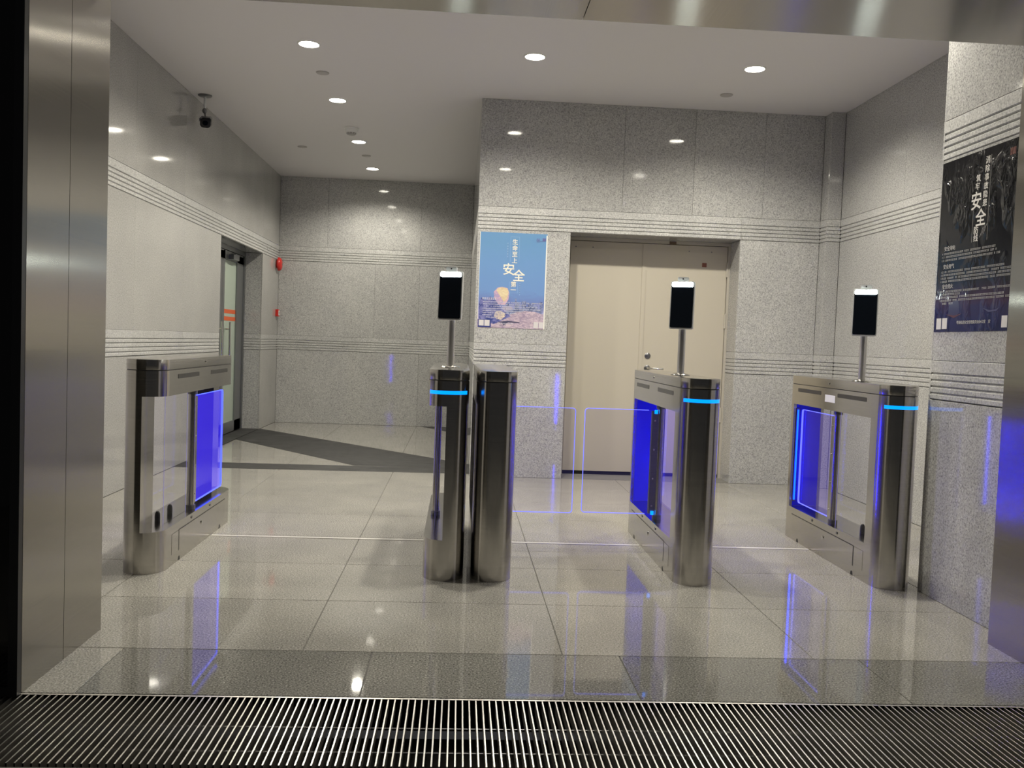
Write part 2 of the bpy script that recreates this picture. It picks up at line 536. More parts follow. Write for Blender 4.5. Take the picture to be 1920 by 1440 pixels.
# dark glass on the left edge
wn = empty('window_1', (-1.95, 2.80, 0), 'black tinted glass at the left edge of the picture', 'window', kind='structure')
MB().box(-2.60, -1.345, 2.795, 2.808, 0.03, HS - 0.03).build('pane', M_DARKPANE, wn)
f = MB().box(-2.64, -1.3172, 2.788, 2.814, 0.0, 0.03).box(-2.64, -1.3172, 2.788, 2.814, HS - 0.03, HS)
f.box(-1.345, -1.3172, 2.788, 2.814, 0.03, HS - 0.03).box(-2.64, -2.60, 2.788, 2.814, 0.03, HS - 0.03)
f.build('window_frame', M_BLACK, wn)

# ------------------------------------------------------------------ floor grating
GX0, GX1, GY0, GY1 = -1.66, 2.50, 2.360, 2.806
gr = empty('floor_grating', (0.4, 2.6, -0.045), 'steel bar grating over a dark drain across the foreground', 'grating')
MB().box(GX0 - 0.1, GX1 + 0.1, 2.346, 2.815, -0.14, -0.13).build('drain_tray', M_TRAY, gr)
mb = MB().box(GX0 - 0.1, GX1 + 0.1, GY1 + 0.0005, 2.8155, -0.10, 0.0008)
mb.build('edge_bar', M_SLAT, gr)
MB().box(GX0 - 0.1, GX1 + 0.1, 2.346, GY0 - 0.0005, -0.10, -0.025).build('edge_bar', M_SLAT, gr)
for y in (2.66, 2.50):
    MB().cyl((GX0, y, -0.030), 0.003, GX1 - GX0, 'x', 8).build('cross_rod', M_GATEDARK, gr)
sl = MB().box(-0.0021, 0.0021, GY0, GY1, -0.036, 0.0)
sl.bm.verts.ensure_lookup_table()
first = sl.build('slat', M_SLAT, None)
slmesh = first.data
first.parent = gr
n_sl = int((GX1 - GX0) / 0.0212)
for k in range(n_sl):
    o = first if k == 0 else first.copy()
    if k: COL.objects.link(o); o.parent = gr
    o.location = Vector((GX0 + 0.0106 + 0.0212 * k, 0, 0)) - ORIGIN[gr.name]

# ------------------------------------------------------------------ double door
d1 = empty('door_1', ((DX0 + DX1) / 2, YA + 0.265, 0), 'cream painted steel double door with lever handle in the back wall', 'door', kind='structure')
DY = YA + 0.265
f = MB().box(DX0, DX0 + 0.035, DY, DY + 0.09, 0, Z3).box(DX1 - 0.020, DX1 + B - 0.001, DY, DY + 0.09, 0, Z3)
f.box(DX0 + 0.035, DX1 - 0.020, DY, DY + 0.09, 2.050, Z3)
f.build('door_frame', M_DFRAME, d1)
MB().box(DX0 + 0.035, DX1 - 0.020, DY + 0.03, DY + 0.06, 0.003, 0.030).build('threshold', M_BLACK, d1)
MID = 1.582
for a, b in ((DX0 + 0.038, MID - 0.002), (MID + 0.002, DX1 - 0.023)):
    leaf = MB().box(a, b, DY + 0.012, DY + 0.06, 0.034, 2.046).build('door_leaf', M_DOOR, d1, bevel=0.003)
MB().box(MID - 0.012, MID + 0.022, DY + 0.006, DY + 0.013, 0.036, 2.044).build('astragal', M_DOOR, leaf)
MB().lathe([(0.026, 0.0), (0.026, -0.006), (0.022, -0.009)], (1.650, DY + 0.012, 1.066), 'y').build('lock_cylinder', M_GATEDARK, leaf, smooth=40)
MB().lathe([(0.027, 0.0), (0.027, -0.007), (0.022, -0.010)], (1.650, DY + 0.012, 0.958), 'y').build('handle_rose', M_GATEDARK, leaf, smooth=40)
MB().tube([(1.650, DY + 0.012, 0.958), (1.650, DY - 0.035, 0.958), (1.656, DY - 0.046, 0.958), (1.675, DY - 0.050, 0.958), (1.782, DY - 0.050, 0.955)], 0.009).build('lever_handle', M_CHROME, leaf, smooth=40)
MB().box(2.10, 2.14, DY + 0.0105, DY + 0.0122, 1.862, 1.898).build('sticker', plain('red_brown_sticker', (0.20, 0.07, 0.05), 0.6), leaf)
for z in (1.78, 1.33, 0.5):
    MB().cyl((DX1 - 0.021, DY + 0.004, z), 0.009, 0.13, 'z', 12).build('hinge', M_DFRAME, leaf, smooth=40)
for x in (0.98, 1.13, 1.98, 2.18):
    MB().cyl((x, DY + 0.010, 1.995), 0.006, 0.003, 'y', 10).build('screw', M_GATEDARK, leaf if x > MID else leaf)
MB().box(1.80, 1.86, DY - 0.004, DY + 0.001, 2.045, 2.072).build('latch_plate', plain('rusty_latch', (0.12, 0.08, 0.05), 0.7), d1)

# ------------------------------------------------------------------ glass side door
DXL = XL - 0.20
d2 = empty('door_2', (DXL, (LY0 + LY1) / 2, 0), 'frosted glass door in a grey metal frame with two orange stripes', 'door', kind='structure')
f = MB().box(DXL - 0.08, DXL, LY0, LY0 + 0.05, 0, Z3 - 0.05).box(DXL - 0.08, DXL, LY1 - 0.04, LY1 + B - 0.001, 0, Z3 - 0.05)
f.box(DXL - 0.08, DXL, LY0, LY1 + B - 0.001, Z3 - 0.05, Z3)
f.build('door_frame', M_ALU, d2)
for a, b in ((LY0 + 0.055, 9.84), (9.85, LY1 - 0.045)):
    lf = MB()
    lf.box(DXL - 0.055, DXL - 0.012, a, a + 0.09, 0.012, Z3 - 0.055).box(DXL - 0.055, DXL - 0.012, b - 0.28 if a > 9.5 else b - 0.09, b, 0.012, Z3 - 0.055)
    lf.box(DXL - 0.055, DXL - 0.012, a, b, 0.012, 0.13).box(DXL - 0.055, DXL - 0.012, a, b, Z3 - 0.15, Z3 - 0.055)
    o = lf.build('door_leaf', M_ALU, d2)
    e = b - 0.28 if a > 9.5 else b - 0.09
    MB().box(DXL - 0.040, DXL - 0.028, a + 0.09, e, 0.13, Z3 - 0.15).build('glass_pane', M_GLASSDOOR, o)
    for z in (1.265, 1.345):
        MB().box(DXL - 0.0279, DXL - 0.0265, a + 0.09, e, z, z + 0.045).build('orange_stripe', plain('orange_film', (0.62, 0.11, 0.03), 0.5), o)
    hy = a + 0.16 if a > 9.5 else b - 0.16
    MB().tube([(DXL + 0.035, hy, 0.60), (DXL + 0.035, hy, 1.25)], 0.013).build('pull_handle', M_CHROME, o, smooth=40)
    for z in (0.68, 1.17):
        MB().tube([(DXL - 0.03, hy, z), (DXL + 0.035, hy, z)], 0.008).build('handle_bracket', M_CHROME, o, smooth=40)
    cl = MB().box(DXL - 0.012, DXL + 0.04, a + 0.25, a + 0.50, Z3 - 0.14, Z3 - 0.085)
    cl.box(DXL + 0.0, DXL + 0.02, a + 0.40, a + 0.75, Z3 - 0.078, Z3 - 0.066)
    cl.build('door_closer', M_ALU, o)

# ------------------------------------------------------------------ downlights
lamps = [(-1.113, 4.57, 'downlight nearest the left column above the left gate cabinet'),
         (0.457, 4.57, 'downlight above the paired middle gate cabinets'),
         (2.03, 4.57, 'downlight above the rightmost gate cabinet'),
         (-1.113, 6.40, 'round downlight at upper left, nearest of the receding row'),
         (0.457, 6.40, 'round downlight at top centre in front of the poster wall'),
         (2.03, 6.40, 'round downlight at upper right in front of the double door'),
         (-1.113, 7.86, 'second downlight of the receding row, before the smoke detector'),
         (-1.113, 9.47, 'third downlight of the receding row, just behind the smoke detector'),
         (-1.113, 10.93, 'farthest downlight of the receding row near the far wall')]
for x, y, lab in lamps:
    t = empty('downlight', (x, y, H), lab, 'light', 'recessed ceiling downlights')
    MB().lathe([(0.068, -0.0035), (0.068, -0.0005)], (x, y, H), 'z', 32).build('diffuser', M_LAMP, t)
    MB().lathe([(0.069, -0.001), (0.069, -0.007), (0.074, -0.007), (0.082, -0.001)], (x, y, H), 'z', 40)
    ring = MB()
    seg, prof = 40, [(0.0685, 0.0), (0.0685, -0.008), (0.073, -0.008), (0.081, 0.0)]
    v = [(x + r_ * math.cos(2 * math.pi * k / seg), y + r_ * math.sin(2 * math.pi * k / seg), H + h_) for r_, h_ in prof for k in range(seg)]
    ring.faces(v, [(i * seg + k, i * seg + (k + 1) % seg, ((i + 1) % 4) * seg + (k + 1) % seg, ((i + 1) % 4) * seg + k) for i in range(4) for k in range(seg)])
    ring.build('trim_ring', M_WHITE, t, smooth=40)
    ld = bpy.data.lights.new('beam', 'SPOT')
    ld.energy = SPOT_W * (0.82 if y > 7 else 1.0)
    ld.color = LAMP_COL
    ld.spot_size = math.radians(150)
    ld.spot_blend = 0.6
    ld.shadow_soft_size = 0.055
    lo = bpy.data.objects.new('beam', ld)
    COL.objects.link(lo)
    lo.parent = t
    lo.location = (0, 0, -0.012)

# ------------------------------------------------------------------ other ceiling fittings
for x, y, lab in ((-1.122, 7.08, 'flat grey cover plate between the first two receding downlights'),
                  (-1.758, 9.87, 'flat grey cover plate left of the receding downlights'),
                  (2.032, 7.09, 'flat grey cover plate above the double door'),
                  (-1.109, 10.19, 'flat grey cover plate between the two farthest downlights')):
    o = MB().lathe([(0.050, 0.0), (0.050, -0.004), (0.046, -0.0075), (0.030, -0.009)], (x, y, H), 'z', 28)
    o.build('sprinkler_cover', plain('cover_plate_paint', (0.42, 0.40, 0.39), 0.5), None, smooth=40, loc=(x, y, H), label=lab, cat='cover plate', group='flat sprinkler cover plates')
x, y = -1.118, 8.885
sd = empty('smoke_detector', (x, y, H), 'white ribbed smoke detector on the ceiling beside a downlight', 'detector')
MB().lathe([(0.068, 0.0), (0.068, -0.010), (0.062, -0.012), (0.060, -0.030), (0.050, -0.046)], (x, y, H), 'z', 32).build('housing', M_WHITE, sd, smooth=40)
MB().lathe([(0.044, -0.046), (0.044, -0.058), (0.036, -0.066), (0.012, -0.068)], (x, y, H), 'z', 24).build('sensor_cage', plain('grey_cage', (0.35, 0.34, 0.33), 0.5), sd, smooth=40)
for k in range(10):
    a = 2 * math.pi * k / 10
    MB().box(x + 0.047 * math.cos(a) - 0.002, x + 0.047 * math.cos(a) + 0.002, y + 0.047 * math.sin(a) - 0.002, y + 0.047 * math.sin(a) + 0.002, H - 0.060, H - 0.046).build('cage_rib', M_WHITE, sd)

x, y = -2.247, 7.94
cc = empty('security_camera', (x, y, H), 'small black security camera hanging from the ceiling on a stem', 'camera')
MB().lathe([(0.058, 0.0), (0.058, -0.006), (0.050, -0.012), (0.016, -0.014)], (x, y, H), 'z', 28).build('mount_plate', M_GATEDARK, cc, smooth=40)
MB().cyl((x, y, H - 0.115), 0.010, 0.105, 'z', 16).build('stem', M_SILVER, cc, smooth=40)
MB().lathe([(0.009, 0), (0.019, -0.012), (0.021, -0.026), (0.015, -0.04)], (x, y, H - 0.11), 'z', 20).build('swivel_joint', M_GATEDARK, cc, smooth=40)
MB().tube([(x, y, H - 0.14), (x + 0.012, y - 0.01, H - 0.20)], 0.008).build('arm', M_GATEDARK, cc, smooth=40)
hd = MB()
R0 = Matrix.Translation((x + 0.016, y - 0.02, H - 0.235)) @ Matrix.Rotation(math.radians(12), 4, 'Z') @ Matrix.Rotation(math.radians(16), 4, 'X')
poly = rrect(-0.043, 0.043, -0.040, 0.040, 0.026)
hd.extrude(poly, lambda p, q, t: tuple(R0 @ Vector((p, t, q))), -0.06, 0.11)
head = hd.build('camera_head', M_BLACK, cc, smooth=40, bevel=0.004)
MB().extrude(rrect(-0.022, 0.022, -0.020, 0.020, 0.019), lambda p, q, t: tuple(R0 @ Vector((p, t, q))), -0.064, -0.060).build('lens', M_SCREEN, head)
sh = MB().extrude([(-0.048, 0.012), (-0.048, 0.034), (-0.036, 0.047), (0.036, 0.047), (0.048, 0.034), (0.048, 0.012), (0.045, 0.012), (0.045, 0.033), (0.034, 0.043), (-0.034, 0.043), (-0.045, 0.033), (-0.045, 0.012)],
                  lambda p, q, t: tuple(R0 @ Vector((p, t, q))), -0.072, 0.09)
sh.build('sun_hood', plain('dark_grey_hood', (0.09, 0.09, 0.095), 0.4), head)

# ------------------------------------------------------------------ fire bell and call point on the left wall
bx, by, bz = XL, 11.60, 2.02
b = empty('fire_bell', (bx, by, bz), 'round red fire alarm bell on the left wall by the far corner', 'bell')
MB().lathe([(0.050, 0.0), (0.050, 0.022)], (bx, by, bz), 'x', 24).build('back_plate', M_RED, b, smooth=40)
MB().lathe([(0.086, 0.022), (0.086, 0.034), (0.082, 0.046), (0.070, 0.058), (0.050, 0.066), (0.022, 0.070)], (bx, by, bz), 'x', 36).build('gong', M_RED, b, smooth=40)
MB().lathe([(0.014, 0.070), (0.014, 0.074), (0.008, 0.077)], (bx, by, bz), 'x', 12).build('bolt', M_CHROME, b, smooth=40)
by, bz = 11.64, 1.405
b = empty('call_point', (bx, by, bz), 'small red and white manual call point below the fire bell', 'call point')
MB().box(bx, bx + 0.035, by - 0.045, by + 0.045, bz - 0.045, bz + 0.045).build('housing', M_RED, b, bevel=0.004)
MB().box(bx + 0.0355, bx + 0.038, by - 0.030, by + 0.038, bz - 0.030, bz + 0.030).build('press_plate', M_WHITE, b)
MB().box(bx + 0.0382, bx + 0.039, by - 0.010, by + 0.010, bz - 0.010, bz + 0.010).build('press_spot', M_BLACK, b)

# ------------------------------------------------------------------ gate cabinets
GYN, GYF = 4.212, 5.548
GB = 0.105                       # depth of the rounded ends
ZB, ZT, ZS, ZTOP = 0.195, 0.828, 0.948, 1.0


def outline(x0, x1, inset=0.0, n=20):
    cx, hw = (x0 + x1) / 2, (x1 - x0) / 2 - inset
    b_ = GB - inset * 0.5
    y0, y1 = GYN + inset, GYF - inset
    pts = []
    for k in range(n + 1):                      # near end, left to right
        a = math.pi + math.pi * k / n
        pts.append((cx + hw * math.cos(a), y0 + b_ + b_ * math.sin(a)))
    for k in range(n + 1):                      # far end, right to left
        a = math.pi * k / n
        pts.append((cx + hw * math.cos(a), y1 - b_ + b_ * math.sin(a)))
    return pts


def gate(x0, x1, s, half, wing, terminal, label, led, knobs, backing, pole_y, wlen, label_plate=False, lit=True, led_bar=None, wing_led=False):
    """s: +1 the working side faces +x, -1 it faces -x"""
    cx = (x0 + x1) / 2
    side = x1 if s > 0 else x0
    root = empty('gate_cabinet', (cx, (GYN + GYF) / 2, 0), label, 'turnstile gate', 'pedestrian swing gate cabinets')
    out = outline(x0, x1)
    b = MB()
    b.prism(out, 0.0, ZB).prism(out, ZT, ZS)
    post = clip(out, lambda p: 4.385 - p[1])
    if half: post = clip(post, lambda p: (cx + s * 0.006 - p[0]) * s)
    b.prism(post, ZB, ZT)
    post = clip(out, lambda p: p[1] - 5.425)
    if half: post = clip(post, lambda p: (cx + s * 0.006 - p[0]) * s)
    b.prism(post, ZB, ZT)
    body = b.build('cabinet_body', M_GATE, root, smooth=30)
    MB().prism(outline(x0, x1, 0.003), ZS, ZS + 0.004).build('lid_seam', M_BLACK, body, smooth=30)
    lid = MB().prism(out, ZS + 0.004, ZTOP).build('lid', M_GATE, root, smooth=30, bevel=0.0015)
    X = lambda d: side + s * d

    def plate(name, y0, y1, z0, z1, d0, d1, mat, par, r=None):
        poly = rrect(y0, y1, z0, z1, r) if r else [(y0, z0), (y1, z0), (y1, z1), (y0, z1)]
        return MB().extrude(poly, lambda p, q, t: (t, p, q), X(d0), X(d1)).build(name, mat, par)
    for y0, y1 in ((4.443, 4.795), (5.022, 5.366)):
        plate('sensor_slot', y0, y1, 0.905, 0.927, 0.0, 0.0012, M_SLOT, body, 0.005)
    if label_plate:
        plate('label_plate', 4.825, 4.960, 0.872, 0.912, 0.0, 0.0012, M_WHITE, body)
    MB().cyl((X(0), 4.915, 0.976), 0.007, s * 0.004, 'x', 14).build('lid_lock', M_CHROME, lid, smooth=40)
    ap = plate('access_panel', 4.505, 5.37, 0.052, 0.152, 0.0, 0.0014, M_GATE, body)
    plate('panel_seam', 4.494, 4.503, 0.050, 0.154, 0.0, 0.0005, M_SLOT, body)
    plate('panel_seam', 4.503, 5.372, 0.1525, 0.1565, 0.0, 0.0005, M_SLOT, body)
    plate('filler_panel', 4.392, 4.493, 0.052, 0.152, 0.0, 0.0012, M_GATE, body)
    MB().cyl((X(0.0014), 4.89, 0.112), 0.011, s * 0.004, 'x', 16).build('panel_lock', M_CHROME, ap, smooth=40)
    for y in (4.71, 5.055):
        MB().cyl((X(0), y, 0.176), 0.008, s * 0.003, 'x', 14).build('bolt', M_GATEDARK, body, smooth=40)
    for y in (4.51, 5.265):
        pts = [(y + 0.014 * math.cos(a), 0.001 + 0.022 * math.sin(a)) for a in [math.pi * k / 8 for k in range(9)]]
        MB().extrude(pts, lambda p, q, t: (t, p, q), X(0), X(0.0008)).build('foot_notch', M_BLACK, body)
    if led:
        hw = (x1 - x0) / 2
        pr = []
        for e in (0.0006, -0.002):
            for k in range(25):
                a = math.pi * (1 + 0.145 + 0.71 * k / 24) if e > 0 else math.pi * (1 + 0.145 + 0.71 * (24 - k) / 24)
                pr.append((cx + (hw + e) * math.cos(a), GYN + GB + (GB + e) * math.sin(a)))
        MB().prism(pr, 0.885, 0.902).build('status_light', M_LED, body, label='glowing blue status light strip')
    # pole that carries the wing, standing in the window near the working side
    ax = side - s * 0.042
    pole = MB().cyl((ax, pole_y, ZB), 0.019, ZT - ZB, 'z', 24).build('wing_post', M_GATE, root, smooth=40)
    for z0, z1 in ((ZB, ZB + 0.022), (ZT - 0.022, ZT)):
        MB().cyl((ax, pole_y, z0), 0.025, z1 - z0, 'z', 24).build('collar', M_GATEDARK, pole, smooth=40)
    if wing == 'open':
        d, perp = (0.0, 1.0), (1.0, 0.0)
    else:
        d, perp = (s * 1.0, 0.0), (0.0, 1.0)
    P = lambda a, c, z: (ax + d[0] * a + perp[0] * c, pole_y + d[1] * a + perp[1] * c, z)
    cb = MB()
    for c in (-0.013, 0.006):
        cb.extrude([(0.012, c), (0.050, c), (0.050, c + 0.007), (0.012, c + 0.007)], lambda p, q, t: P(p, q, t), 0.225, 0.792)
    clampbar = cb.build('clamp_bar', M_GATE if lit else M_GATEDARK, root)
    for z in (0.27, 0.42, 0.58, 0.74):
        sgn = s if wing == 'open' else -1
        c0 = 0.013 if sgn > 0 else -0.013
        o = MB()
        q0, q1 = Vector(P(0.034, c0, z)), Vector(P(0.034, c0 + sgn * 0.003, z))
        o.tube([q0, q1], 0.005, 10)
        o.build('clamp_screw', M_CHROME, clampbar)
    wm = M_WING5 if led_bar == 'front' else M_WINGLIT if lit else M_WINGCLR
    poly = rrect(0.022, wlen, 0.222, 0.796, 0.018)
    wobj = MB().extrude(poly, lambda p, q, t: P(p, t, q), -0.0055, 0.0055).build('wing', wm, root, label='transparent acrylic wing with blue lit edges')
    outer, inner = rrect(0.052, wlen + 0.0012, 0.2208, 0.7972, 0.018), rrect(0.052, wlen - 0.0016, 0.2236, 0.7944, 0.016)
    e = MB()
    n = len(outer)
    v = [P(p, -0.0052, q) for p, q in outer] + [P(p, -0.0052, q) for p, q in inner] + [P(p, 0.0052, q) for p, q in outer] + [P(p, 0.0052, q) for p, q in inner]
    fc = []
    for i in range(n):
        j = (i + 1) % n
        if max(outer[i][0], outer[j][0]) < 0.0721: continue
        fc += [(i, j, n + j, n + i), (2 * n + i, 3 * n + i, 3 * n + j, 2 * n + j), (i, 2 * n + i, 2 * n + j, j), (n + i, n + j, 3 * n + j, 3 * n + i)]
    e.faces(v, fc)
    e.build('lit_edge', {'bright': M_EDGE5, 'mid': M_EDGE, 'dim': M_EDGEDIM}[wing_edge[label]], wobj)
    # fixed guard panes
    if half:
        plate('guard_pane', 4.40, 4.79, ZB, ZT, -0.052, -0.048, M_PANE, root)
    else:
        plate('guard_pane', 4.386, 4.77, ZB, ZT, -0.016, -0.012, M_PANE, root)
    w_ = x1 - x0
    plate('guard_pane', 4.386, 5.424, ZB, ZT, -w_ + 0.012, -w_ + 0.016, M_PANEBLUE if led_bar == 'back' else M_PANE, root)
    if wing_led:
        MB().extrude([(pole_y + 0.023, 0.001), (pole_y + 0.029, 0.001), (pole_y + 0.029, 0.011), (pole_y + 0.023, 0.011)],
                     lambda p, q, t: (ax - s * q, p, t), 0.230, 0.79).build('led_strip', M_BLUE, pole, label='blue light strip on the wing post')
        if not half: MB().box(x0 + 0.018, x1 - 0.018, 5.4235, 5.4249, ZB + 0.001, ZT - 0.001).build('post_glow_plate', M_POSTGLOW, root)  # added plate carrying the painted blue glow of the far post
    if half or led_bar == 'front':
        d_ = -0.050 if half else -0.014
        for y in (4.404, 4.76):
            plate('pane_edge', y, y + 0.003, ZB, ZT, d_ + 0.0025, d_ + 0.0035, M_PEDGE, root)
    if led_bar:
        # light bar on the inner face of the far post
        q0 = 0.020 if led_bar == 'front' else 0.158
        MB().extrude([(5.409, q0 + 0.002), (5.4165, q0 + 0.002), (5.4165, q0 + 0.008), (5.409, q0 + 0.008)], lambda p, q, t: (side - s * q, p, t), 0.235, 0.79).build(
            'led_bar', M_EDGE5, root, label='bright vertical blue light bar')
        MB().extrude([(5.4165, q0 - 0.003), (5.4233, q0 - 0.003), (5.4233, q0 + 0.013), (5.4165, q0 + 0.013)], lambda p, q, t: (side - s * q, p, t), 0.225, 0.80).build(
            'led_channel', M_GATEDARK, root)
    if wing == 'closed':
        for z in (0.2305, 0.7885):
            MB().cyl(P(0.030, -0.018, z - 0.010), 0.009, 0.020, 'z', 14).build('clamp_light', M_LED, clampbar, smooth=40, label='small glowing blue clamp light')
    for y in knobs:
        MB().lathe([(0.013, 0), (0.013, 0.028), (0.011, 0.042), (0.006, 0.050)], (cx - s * 0.004, y, ZB), 'z', 16).build('buffer_knob', M_BLACK, root, smooth=40)
    return root


L1 = 'leftmost steel gate cabinet with its blue lit acrylic wing folded along it'
L2 = 'steel gate cabinet of the middle pair with face terminal and notched front'
L3 = 'plain fronted steel gate cabinet of the middle pair without a terminal'
L4 = 'steel gate cabinet in front of the double door, wing closed across the lane'
L5 = 'rightmost steel gate cabinet beside the granite pier with vertical blue light'
wing_edge = {L1: 'mid', L2: 'dim', L3: 'dim', L4: 'dim', L5: 'dim'}
gate(-1.552, -1.357, +1, True, 'open', False, L1, False, (4.49, 4.68), False, 4.83, 0.60, wing_led=True)
gate(-0.143, 0.052, -1, True, 'open', True, L2, True, (), False, 4.84, 0.57, lit=False)
gate(0.088, 0.283, +1, False, 'closed', False, L3, False, (), False, 4.85, 0.40, lit=False)
gate(1.075, 1.270, -1, False, 'closed', True, L4, True, (), False, 4.88, 0.42, lit=False, led_bar='back', wing_led=True)
gate(2.069, 2.258, -1, False, 'open', True, L5, True, (4.62,), False, 4.87, 0.515, True, led_bar='front', wing_led=True)

# ------------------------------------------------------------------ face terminals
def terminal(x, y, yaw, label):
    t = empty('face_terminal', (x, y, ZTOP), label, 'face terminal', 'face terminals on the gate cabinets', rotz=0.0)
    ORIGIN[t.name] = Vector((0, 0, 0))         # parts are written in local coordinates
    MB().lathe([(0.050, 0.0005), (0.050, 0.003), (0.046, 0.006), (0.026, 0.009), (0.022, 0.012)], (0, 0, 0), 'z', 32).build('base_flange', M_CHROME, t, smooth=40)
    MB().cyl((0, 0, 0.010), 0.019, 0.30, 'z', 28).build('pole', M_TPOLE, t, smooth=40)
    fy = -0.045
    R = Matrix.Rotation(math.radians(-3), 4, 'X')
    F = lambda p, q, d: tuple(R @ Vector((p, fy - d, q)))
    zc0, zc1, hw = 0.238, 0.486, 0.062
    bd = MB().extrude(rrect(-hw, hw, zc0, zc1, 0.010), lambda p, q, t_: F(p, q, t_), 0.0, 0.024).build('housing', M_SILVER, t, smooth=30, bevel=0.002)
    MB().extrude(rrect(-hw + 0.005, hw - 0.005, zc0 + 0.007, zc1 - 0.005, 0.007), lambda p, q, t_: F(p, q, t_), 0.0242, 0.0252).build('screen', M_SCREEN, bd, label='blank black glass screen')
    MB().extrude(rrect(-hw + 0.007, hw - 0.007, zc1 - 0.030, zc1 - 0.006, 0.008), lambda p, q, t_: F(p, q, t_), 0.0253, 0.0270).build('light_bar', M_BAR, bd, label='glowing white light bar')
    cm = MB().extrude(rrect(-0.028, 0.028, zc1 + 0.0005, zc1 + 0.022, 0.006), lambda p, q, t_: F(p, q, t_), 0.004, 0.022).build('camera_module', M_SILVER, bd, smooth=30)
    MB().extrude(rrect(-0.004, 0.004, zc1 + 0.008, zc1 + 0.016, 0.0039), lambda p, q, t_: F(p, q, t_), 0.0222, 0.0232).build('lens', M_BLACK, cm)
    MB().extrude(rrect(-0.022, 0.022, 0.262, 0.318, 0.004), lambda p, q, t_: F(p, q, t_), -0.030, -0.0005).build('rear_bracket', M_SILVER, bd)
    t.rotation_euler = (0, 0, math.radians(yaw))


terminal(-0.045, 4.62, -15, 'face terminal on the middle pair of cabinets, seen against the far wall')
terminal(1.160, 4.66, -24, 'face terminal in front of the cream double door')
terminal(2.135, 4.66, -25, 'face terminal on the rightmost gate cabinet')

# ------------------------------------------------------------------ posters
def glyphs(items, place):
    """items: (char, u, v, size, bold); returns MB with flat letters, place(u, v, d) -> xyz"""
    mb = MB()
    for k_, (ch, u, v, size, bold) in enumerate(items):
        cu = bpy.data.curves.new('glyph', 'FONT')
        cu.body = ch
        cu.size = size
        cu.offset = max(bold, 0.0)
        cu.resolution_u = 2
        cu.align_x = 'CENTER'
        ob = bpy.data.objects.new('glyph', cu)
        COL.objects.link(ob)
        dg = bpy.context.evaluated_depsgraph_get()
        me = bpy.data.meshes.new_from_object(ob.evaluated_get(dg))
        # a negative weight thickens the strokes by stamping the character side by side
        for n_, sh in enumerate((0.0,) if bold >= 0 else (0.0, -bold, bold)):
            vs = [place(u + sh + p.co.x, v - size * 0.385 + p.co.y, 0.00004 * (k_ % 8) + 0.00001 * n_) for p in me.vertices]
            mb.faces(vs, [tuple(p.vertices) for p in me.polygons])
        bpy.data.objects.remove(ob)
        bpy.data.curves.remove(cu)
        bpy.data.meshes.remove(me)
    return mb


def quads(mb, rects, place, d=0.0):
    for u0, u1, v0, v1 in rects:
        mb.faces([place(u0, v0, d), place(u1, v0, d), place(u1, v1, d), place(u0, v1, d)], [(0, 1, 2, 3)])
    return mb


def text_marks(rng, u0, u1, v, h, gapchance=0.06):
    """tiny illegible characters of a printed line"""
    out, u = [], u0
    while u < u1:
        wd = h * 0.82
        if rng.random() > gapchance:
            out.append((u, u + wd * 0.9, v, v + h * 0.22))
            out.append((u, u + wd * 0.9, v + h * 0.62, v + h * 0.86))
            out.append((u + wd * (0.2 + 0.3 * rng.random()), u + wd * 0.62, v, v + h))
        u += wd * 1.22
    return out


def orient(mb, normal):
    bm = mb.bm
    for f_ in bm.faces:
        f_.normal_update()
        if f_.normal.dot(Vector(normal)) < 0: f_.normal_flip()
    return mb


PW, PH = 0.566, 0.796
rng = random.Random(3)
# blue poster --------------------------------------------------------
p1 = empty('safety_poster', (0.138 + PW / 2, YA, 1.258), 'light blue safety poster on the wall left of the double door', 'poster')
PL1 = lambda u, v, d: (0.138 + u, YA - 0.0028 - d, 1.258 + v)
m, nt, bs = new_mat('blue_poster_print')
bs.inputs['Roughness'].default_value = 0.35
sx = nt.nodes.new('ShaderNodeSeparateXYZ')
g = nt.nodes.new('ShaderNodeNewGeometry')
nt.links.new(g.outputs['Position'], sx.inputs[0])
mr = nt.nodes.new('ShaderNodeMapRange')
mr.inputs['From Min'].default_value = 1.258
mr.inputs['From Max'].default_value = 1.258 + PH
nt.links.new(sx.outputs['Z'], mr.inputs['Value'])
nz = noise(nt, mapped(nt, (9, 1, 16)), 1.0, 4.0, 0.6, 0.6)
ad = nt.nodes.new('ShaderNodeMath')
ad.operation = 'MULTIPLY_ADD'
nt.links.new(nz, ad.inputs[0])
ad.inputs[1].default_value = 0.16
nt.links.new(mr.outputs['Result'], ad.inputs[2])
base = ramp(nt, ad.outputs[0], [(0.08, (0.50, 0.36, 0.48)), (0.16, (0.52, 0.44, 0.60)), (0.24, (0.40, 0.38, 0.62)), (0.34, (0.15, 0.20, 0.46)), (0.46, (0.155, 0.28, 0.55)), (0.75, (0.145, 0.285, 0.54)), (1.0, (0.13, 0.28, 0.50))])
nt.links.new(base, bs.inputs['Base Color'])
MB().box(0.138, 0.138 + PW, YA - 0.0025, YA - 0.0008, 1.258, 1.258 + PH).build('sheet', m, p1)
bord = MB()
quads(bord, [(PW - 0.010, PW, 0.0, PH - 0.01), (0, 0.004, 0.0, PH)], PL1, -0.0001)
orient(bord, (0, -1, 0)).build('white_border', plain('poster_border', (0.75, 0.74, 0.68), 0.5), p1, recalc=False)


def busy(name, c1, c2, sc):
    m_, nt_, b_ = new_mat(name)
    b_.inputs['Roughness'].default_value = 0.4
    nt_.links.new(ramp(nt_, noise(nt_, mapped(nt_, (sc, 1, sc * 1.6)), 1.0, 4.0, 0.65, 1.0), [(0.38, c1), (0.62, c2)]), b_.inputs['Base Color'])
    return m_


